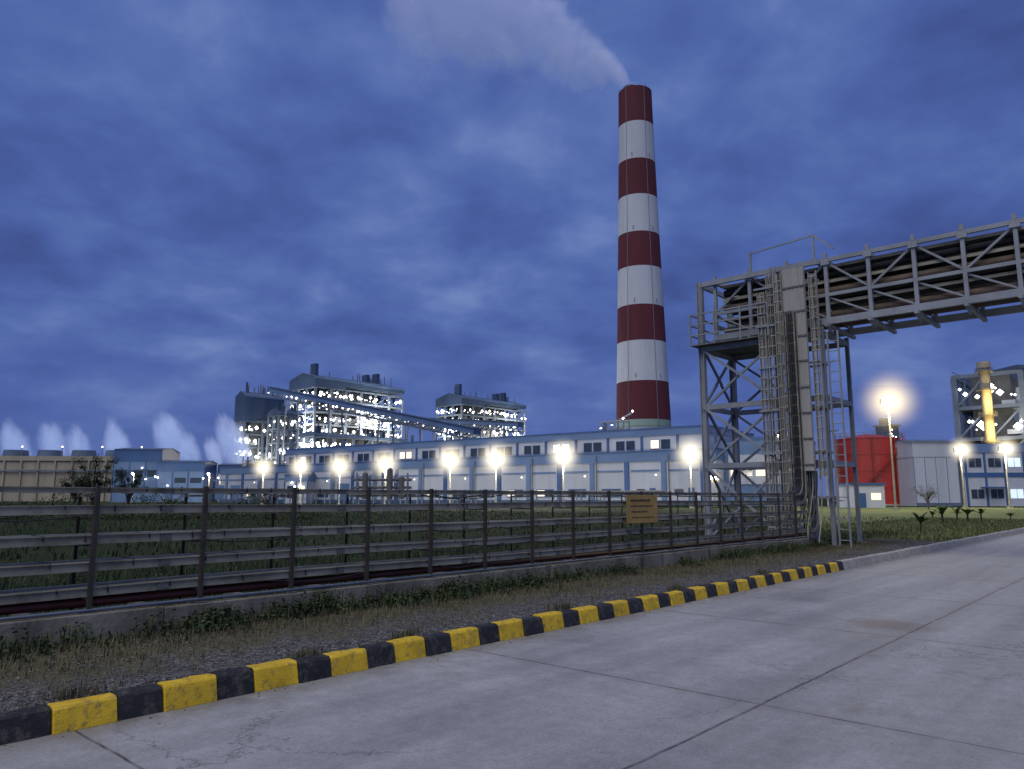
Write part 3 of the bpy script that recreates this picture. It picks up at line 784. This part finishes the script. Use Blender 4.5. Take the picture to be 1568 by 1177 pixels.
m_.obj('silos', sl)
for (lx, ly) in ((-118, 236), (-96, 240)):
    ld = bpy.data.lights.new('yard_light', 'POINT'); ld.energy = 3500; ld.color = (1, .93, .78); ld.shadow_soft_size = .5
    e = empty('yard_lamp', Matrix.Translation((lx, ly, 0))); m_ = MB([GALV, LAMPW]); m_.cyl((0, 0, 0), (0, 0, 9), .14, .08, 6, 0); m_.beam((0, 0, 9), (0, -1, 9.2), .1, .1, 0); m_.ico((0, -1, 8.9), .4, 1); m_.obj('pole_and_head', e)
    lo = bpy.data.objects.new('yard_light', ld); col.objects.link(lo); lo.parent = e; lo.location = (0, -1, 8)
pf = empty('pipe_rack', Matrix.Translation((-16, 78, 0)) @ Matrix.Rotation(.1, 4, 'Z')); m_ = MB([STEELMID, GALVD, STEELGREY])
for k in range(5):
    m_.beam((k*1.3, 0, 0), (k*1.3, 0, 4.1-.3*(k % 2)), .16, .16, 0); m_.beam((k*1.3, 1.4, 0), (k*1.3, 1.4, 4), .16, .16, 0); m_.beam((k*1.3, 0, 3.2), (k*1.3, 1.4, 3.2), .12, .12, 0)
for z in (3.4, 2.6, 1.8): m_.cyl((-.4, .4, z), (5.6, .4, z), .14, n=10, mi=1); m_.cyl((-.4, 1, z), (5.6, 1, z), .1, n=10, mi=2)
for (x, zt_) in ((.9, 4.0), (3.4, 4.4), (4.6, 3.6)): m_.cyl((x, -.4, 1.4), (x, -.4, zt_), .3, n=12, mi=1); m_.cyl((x, -.4, zt_), (x, -.4, zt_+.2), .3, .1, 12, 1)
m_.obj('frame', pf)

# ------------------------------------------------------------------ right side
tk = empty('storage_tank', Matrix.Translation((71.0, 150, 0))); m_ = MB([REDT, GALVD, STEELGREY, KERBG])
m_.cyl((0, 0, .3), (0, 0, 13), 6.2, n=56, mi=0); m_.cyl((0, 0, 13), (0, 0, 14.1), 6.2, .4, 56, 0)
m_.cyl((0, 0, 0), (0, 0, .3), 6.8, n=40, mi=3)
m_.obj('shell', tk)
m_ = MB([REDT, GALVD, GALV])
for k in range(48):
    a0, a1 = 2*math.pi*k/48, 2*math.pi*(k+1)/48
    for z in (14.0, 13.5): m_.beam((6.3*math.cos(a0), 6.3*math.sin(a0), z), (6.3*math.cos(a1), 6.3*math.sin(a1), z), .07, .07, 1)
    if k % 2 == 0: m_.beam((6.3*math.cos(a0), 6.3*math.sin(a0), 13), (6.3*math.cos(a0), 6.3*math.sin(a0), 14), .07, .07, 1)
    for z in (3.4, 6.6, 9.8, 12.9): m_.beam((6.23*math.cos(a0), 6.23*math.sin(a0), z), (6.23*math.cos(a1), 6.23*math.sin(a1), z), .1, .12, 0)
for k in range(24):
    a = -2.6+k*.075; z = .5+k*.52
    m_.beam((6.3*math.cos(a), 6.3*math.sin(a), z), (7.1*math.cos(a), 7.1*math.sin(a), z), .5, .08, 0)
    m_.beam((7.1*math.cos(a), 7.1*math.sin(a), z), (7.1*math.cos(a), 7.1*math.sin(a), z+1), .07, .07, 0)
    b2 = a+.075; m_.beam((7.1*math.cos(a), 7.1*math.sin(a), z+1), (7.1*math.cos(b2), 7.1*math.sin(b2), z+1.52), .08, .08, 0)
for a in (-1.9, -1.2): m_.cyl((6.5*math.cos(a), 6.5*math.sin(a), .2), (6.5*math.cos(a), 6.5*math.sin(a), 13), .12, n=8, mi=0)
m_.obj('stair_and_rings', tk)
t2 = empty('storage_tank', Matrix.Translation((61.3, 138, 0))); m_ = MB([REDT, GALVD]); m_.cyl((0, 0, .2), (0, 0, 3.6), .9, n=20); m_.cyl((0, 0, 3.6), (0, 0, 4.1), .9, .2, 20); m_.cyl((.9, 0, 0), (1.6, 0, 0.9), .1, n=8, mi=1); m_.obj('shell', t2)
shed('process_building', 73.5, 138, .0, 8.0, 9, 12.4, (0, 0), 21, False)
ob = empty('office_building', Matrix.Translation((82, 137, 0)) @ Matrix.Rotation(-.12, 4, 'Z')); m_ = MB([WHITEC, BLUEC, BLUEL, GLASS, CYANW, WARMW, BULB])
m_.box(0, 30, 0, 12, 0, 11, 0); m_.box(-.2, 30.2, -.2, 12.2, 9.6, 11.2, 2); m_.box(-.1, 30.1, -.12, -.003, 5.2, 6, 1)
for k in range(9):
    a = .8+k*3.3
    m_.box(a-.7, a-.35, -.15, -.003, 0, 5.2, 1); m_.box(a-.7, a-.35, -.15, -.003, 6, 9.6, 1)
    for z in (1.4, 7.0): m_.box(a+.1, a+2.2, -.1, -.003, z, z+1.6, 4 if (k+int(z)) % 3 == 0 else 3); m_.box(a+1.1, a+1.18, -.12, -.1, z, z+1.6, 0)
m_.box(2.5, 6.5, -1.6, -.2, 3.2, 3.45, 1)
m_.obj('walls_and_windows', ob)
boiler(129, 188, 22, 15, 33, 11, clad=0, name='process_structure', nl=60, lampE=1500)
pbk = empty('turbine_building', Matrix.Translation((146, 214, 0)) @ Matrix.Rotation(.05, 4, 'Z')); m_ = MB([BLUEC, BLUEL, BLUED, BULB])
m_.box(0, 60, 0, 30, 0, 38, 0); m_.box(-.3, 60.3, -.3, 30.3, 38, 39.2, 2)
for z in (6, 12, 18, 24, 30): m_.box(-.1, 60.1, -.15, -.003, z, z+1.4, 1); 
for k in range(12): m_.box(k*5, k*5+.3, -.25, -.16, 0, 38, 2)
m_.obj('walls', pbk)
cn = empty('exhaust_column', Matrix.Translation((109.6, 172, 0))); m_ = MB([BEIGE, GALVD, LAMPY])
m_.cyl((0, 0, 0), (0, 0, 31), 1.1, n=20, mi=0); m_.cyl((0, 0, 31), (0, 0, 32.4), 1.4, n=20, mi=0)
for z in (8, 14, 20, 26, 30):
    m_.cyl((0, 0, z), (0, 0, z+.3), 1.9, n=20, mi=1)
    for k in range(10): a = k*.63; m_.beam((1.8*math.cos(a), 1.8*math.sin(a), z), (1.8*math.cos(a), 1.8*math.sin(a), z+1.1), .1, .1, 1)
m_.obj('column', cn)
for z in (9, 16, 23):
    ld = bpy.data.lights.new('column_light', 'POINT'); ld.energy = 2600; ld.color = (1, .74, .25); ld.shadow_soft_size = .4
    lo = bpy.data.objects.new('column_light', ld); col.objects.link(lo); lo.parent = cn; lo.location = (-1.0, -4.0, z)
bt = empty('distant_plant_tower', Matrix.Translation((225, 450, 0)) @ Matrix.Rotation(.4, 4, 'Z')); m_ = MB([BLUED, STEELMID, BULB])
m_.box(0, 10, 0, 8, 0, 44, 0); m_.box(-1, 11, -1, 9, 44, 45, 1); m_.box(1, 5, 1, 6, 45, 49, 0); m_.beam((0, 0, 36), (-8, 0, 30), 2, 2, 1)
for k in range(5): m_.ico((random.uniform(0, 10), -.5, random.uniform(34, 42)), .5, 2)
m_.obj('tower', bt)
gy = empty('switchgear_kiosk', Matrix.Translation((50, 112, 0))); m_ = MB([STEELGREY, BLUEC, WHITEC, WARMW])
m_.box(0, 5, 0, 4, 0, 3.4, 2); m_.box(-.2, 5.2, -.2, 4.2, 3.4, 3.7, 1); m_.box(1, 2.2, -.05, -.003, 0, 2.2, 1); m_.box(3, 4.4, -.05, -.003, 1.2, 2.2, 3)
for k in range(4): m_.beam((-6+k*1.5, 1, 0), (-6+k*1.5, 1, 6-k*.4), .2, .2, 0)
m_.beam((-6, 1, 5), (-1.5, 1, 5), .2, .2, 0); m_.obj('kiosk', gy)

# ------------------------------------------------------------------ vegetation
def blades(name, n_, fx, fy, fh, mats, mtx=M, zf=lambda x, y: 0.0, wid=.012, leafy=0):
    m_ = MB(mats)
    for _ in range(n_):
        x = fx(); y = fy(x); h = fh(); z = zf(x, y); a = random.uniform(0, 6.28); ln = random.uniform(.1, .6)*h
        dx, dy = math.cos(a)*ln, math.sin(a)*ln; wx, wy = -math.sin(a)*wid, math.cos(a)*wid
        mi = random.randrange(len(mats))
        m_.quad([(x-wx, y-wy, z-.02), (x+wx, y+wy, z-.02), (x+dx*.4+wx*.8, y+dy*.4+wy*.8, z+h*.6), (x+dx*.4-wx*.8, y+dy*.4-wy*.8, z+h*.6)], mi)
        m_.quad([(x+dx*.4-wx*.8, y+dy*.4-wy*.8, z+h*.6), (x+dx*.4+wx*.8, y+dy*.4+wy*.8, z+h*.6), (x+dx, y+dy, z+h)], mi)
        if random.random() < leafy:
            for _k in range(4):
                px, py, pz = x+dx*random.random(), y+dy*random.random(), z+h*random.uniform(.3, 1)
                b1 = random.uniform(0, 6.28); r1 = random.uniform(.02, .045)
                c1, s1 = math.cos(b1)*r1, math.sin(b1)*r1; tz = random.uniform(-.02, .03)
                m_.quad([(px, py, pz), (px+c1*.6-s1*.4, py+s1*.6+c1*.4, pz+tz+.01), (px+c1*1.3, py+s1*1.3, pz+tz), (px+c1*.6+s1*.4, py+s1*.6-c1*.4, pz+tz-.01)], mi)
    return m_.obj(name, mtx=mtx)
clumps = [(random.uniform(-10, 22), random.uniform(.12, .7)) for _ in range(60)]
def cx_():
    c = random.choice(clumps); return random.gauss(c[0], c[1])
blades('weeds', 9500, cx_, lambda x: 2.14-abs(random.gauss(0, .17)), lambda: random.uniform(.04, .2)*random.choice([.5, .9, 1.3]), [LEAF, GRASSB, LEAF], zf=vz, leafy=.5, wid=.008)
blades('dry_grass', 24000, lambda: random.uniform(-9, 24), lambda x: max(.4, 2.12-abs(random.gauss(0, .6+.2*math.sin(x*1.9)))), lambda: random.uniform(.02, .09), [DRYG, GRASSB, DRYG], zf=vz, wid=.004)
blades('kerb_grass', 1100, lambda: random.choice([random.gauss(c, .14) for c in (-1.6, .2, 2.1, 3.3, 5.9, 8.8, 12)]), lambda x: random.uniform(.17, .3), lambda: random.uniform(.03, .1), [DRYG, GRASSB], zf=vz, wid=.004)
blades('field_grass', 30000, lambda: random.uniform(-16, 34), lambda x: 3.15+abs(random.gauss(0, 5)), lambda: random.uniform(.06, .3), [FIELDG, LEAF, FIELDG, FIELDG, GRASSB], wid=.009, leafy=.15)
blades('meadow', 20000, lambda: random.uniform(-40, 60), lambda x: random.uniform(8, 60), lambda: random.uniform(.08, .24), [GRASSB, FIELDG, FIELDG], wid=.03)

def tree(x, y, h, spread, seed, nleaf=2600, name='tree', lmat=None):
    rnd = random.Random(seed)
    e = empty(name, Matrix.Translation((x, y, 0))); tb = MB([BARK]); lf = MB([lmat or LEAF])
    tb.cyl((0, 0, 0), (.1*h*.1, 0, h*.4), .035*h, .022*h, 8)
    tips = []
    for k in range(11):
        a = k*2.4+rnd.uniform(-.3, .3); z0 = h*rnd.uniform(.25, .45); rr = spread*rnd.uniform(.4, 1); z1 = h*rnd.uniform(.5, .95)
        p0 = Vector((0, 0, z0)); p2 = Vector((math.cos(a)*rr, math.sin(a)*rr, z1)); p1 = p0.lerp(p2, .5)+Vector((0, 0, .06*h))
        tb.cyl(p0, p1, .014*h, .009*h, 6); tb.cyl(p1, p2, .009*h, .003*h, 6); tips += [(p2, 1), (p1.lerp(p2, .5), .7)]
    for c, s_ in tips:
        R = spread*.33*s_*rnd.uniform(.7, 1.3)
        for _ in range(nleaf//len(tips)):
            d = Vector((rnd.gauss(0, 1), rnd.gauss(0, 1), rnd.gauss(0, .7))).normalized()*R*rnd.random()**.45
            p = c+d; u_ = Vector((rnd.uniform(-1, 1), rnd.uniform(-1, 1), rnd.uniform(-.6, .6))).normalized(); w_ = u_.cross(Vector((0, 0, 1))).normalized(); L_ = h*.03*rnd.uniform(.6, 1.4)
            lf.quad([p, p+u_*L_*.5+w_*L_*.3, p+u_*L_, p+u_*L_*.5-w_*L_*.3])
    tb.obj('trunk_and_limbs', e); lf.obj('crown', e)
tree(-34.5, 60, 4.2, 1.5, 1, 3800); tree(-32.6, 59, 4.8, 1.6, 2, 3800); tree(-30.8, 61, 4.0, 1.3, 3, 3800)
tree(-20, 62, 2.6, 1.3, 4, 1500, 'shrub'); tree(-26, 58, 2.4, 1.6, 5, 1500, 'shrub'); tree(-6, 90, 2.6, 1.4, 6, 1200, 'shrub'); tree(52, 95, 3.2, 1.5, 15, 2400, 'shrub')
bb = MB([LEAF, GRASSB])
for _ in range(16000):
    x = random.uniform(-52, -14); h_m = 1.15+.5*math.sin(x*.9)+.35*math.sin(x*2.3+1)
    z = random.random()**.8*max(.4, h_m); y = 56+random.uniform(-2, 2); L_ = random.uniform(.05, .16); a = random.uniform(0, 6.28); c1, s1 = math.cos(a)*L_, math.sin(a)*L_; t_ = random.uniform(-.08, .08)
    bb.quad([(x, y, z), (x+c1*.5-s1*.4, y+s1*.5+c1*.4, z+t_), (x+c1, y+s1, z+t_*2), (x+c1*.5+s1*.4, y+s1*.5-c1*.4, z+.03)], random.randrange(2))
bb.obj('bushes')
def plantain(x, y, h, seed):
    rnd = random.Random(seed); e = empty('banana_plant', Matrix.Translation((x, y, .05))); m_ = MB([LAWNB, LEAF])
    m_.cyl((0, 0, 0), (0, 0, h*.4), .05*h, .035*h, 7, 1)
    for k in range(9):
        a = k*2.4+rnd.uniform(-.3, .3); L_ = h*rnd.uniform(.6, .9); w_ = .09*h; el = rnd.uniform(.5, 1.3); pts = []
        for q in range(6):
            f = q/5; rr = L_*f*math.cos(el)*(1+.2*f); zz = h*.35+L_*f*math.sin(el)-.45*L_*f*f; ww = w_*math.sin(math.pi*(.12+.84*f))
            c = Vector((math.cos(a)*rr, math.sin(a)*rr, zz)); s_ = Vector((-math.sin(a), math.cos(a), 0))*ww; pts.append((c-s_, c+s_))
        for (p, q), (r1, s1) in zip(pts[:-1], pts[1:]): m_.quad([p, q, s1, r1], rnd.choice([0, 0, 1]))
    m_.obj('stem_and_leaves', e)
for i, (px, py, h) in enumerate([(18.2, 34, 1.2), (25.4, 45, 1.5), (29.2, 50, 1.3), (28.1, 47, 1.4), (32.0, 52, 1.2), (28.7, 52, 1.0), (32.7, 50, .9)]):
    plantain(px, py, h, i)
blades('lawn_grass', 14000, lambda: random.uniform(24, 60), lambda x: random.uniform(.3, 9), lambda: random.uniform(.06, .2), [LAWNB, GRASSB, DRYG], zf=lambda x, y: .05, wid=.015)

# ------------------------------------------------------------------ world, sun, camera
wd = bpy.data.worlds.new('World'); scene.world = wd; wd.use_nodes = True; nt = wd.node_tree; nt.nodes.clear()
out = nt.nodes.new('ShaderNodeOutputWorld'); bg = nt.nodes.new('ShaderNodeBackground')
tc = nt.nodes.new('ShaderNodeTexCoord'); v = tc.outputs['Generated']
sx = N(nt, 'ShaderNodeSeparateXYZ'); nt.links.new(v, sx.inputs[0])
zz = math_n(nt, 'ADD', math_n(nt, 'MAXIMUM', sx.outputs[2], 0), .30)
cb = N(nt, 'ShaderNodeCombineXYZ'); nt.links.new(math_n(nt, 'DIVIDE', sx.outputs[0], zz), cb.inputs[0]); nt.links.new(math_n(nt, 'DIVIDE', sx.outputs[1], zz), cb.inputs[1])
n1 = noise(nt, cb.outputs[0], 3.9, 9, .54, .15); n2 = noise(nt, cb.outputs[0], 1.2, 5, .5, .3)
f = math_n(nt, 'ADD', math_n(nt, 'MULTIPLY', n1, .52), math_n(nt, 'MULTIPLY', n2, .48))
cl = ramp(nt, f, [(.36, (.050, .083, .265)), (.46, (.068, .118, .36)), (.54, (.098, .160, .42)), (.66, (.18, .26, .52))])
hz = ramp(nt, sx.outputs[2], [(0, (.10, .145, .37)), (.10, (.075, .125, .37)), (.3, (.065, .115, .36))])
hf = ramp(nt, sx.outputs[2], [(.0, (.9,)*3), (.22, (.0,)*3)])
cl = mixc(nt, hf, cl, hz)
sky = nt.nodes.new('ShaderNodeTexSky'); sky.sky_type = 'NISHITA'; sky.sun_disc = False; sky.sun_elevation = math.radians(2); sky.sun_rotation = math.radians(200)
sk = mixc(nt, 1, sky.outputs[0], (.03, .03, .03), 'MULTIPLY')
fin = mixc(nt, .94, sk, cl)
nt.links.new(fin, bg.inputs[0]); bg.inputs[1].default_value = 1.08; nt.links.new(bg.outputs[0], out.inputs[0])

sd = bpy.data.lights.new('sun', 'SUN'); sd.energy = 1.95; sd.angle = math.radians(50); sd.color = (1, .95, .87)
so = bpy.data.objects.new('sun', sd); col.objects.link(so)
dirv = Vector((.25, .55, -1.0)); so.rotation_euler = dirv.to_track_quat('-Z', 'Y').to_euler(); so.location = (0, 0, 50)

cd = bpy.data.cameras.new('camera'); cd.sensor_width = 36; cd.lens = 26.4; cd.clip_end = 12000; cd.clip_start = .05
co = bpy.data.objects.new('camera', cd); col.objects.link(co); co.location = (0, 0, 1.6); co.rotation_euler = (math.radians(98.5), 0, 0)
scene.camera = co
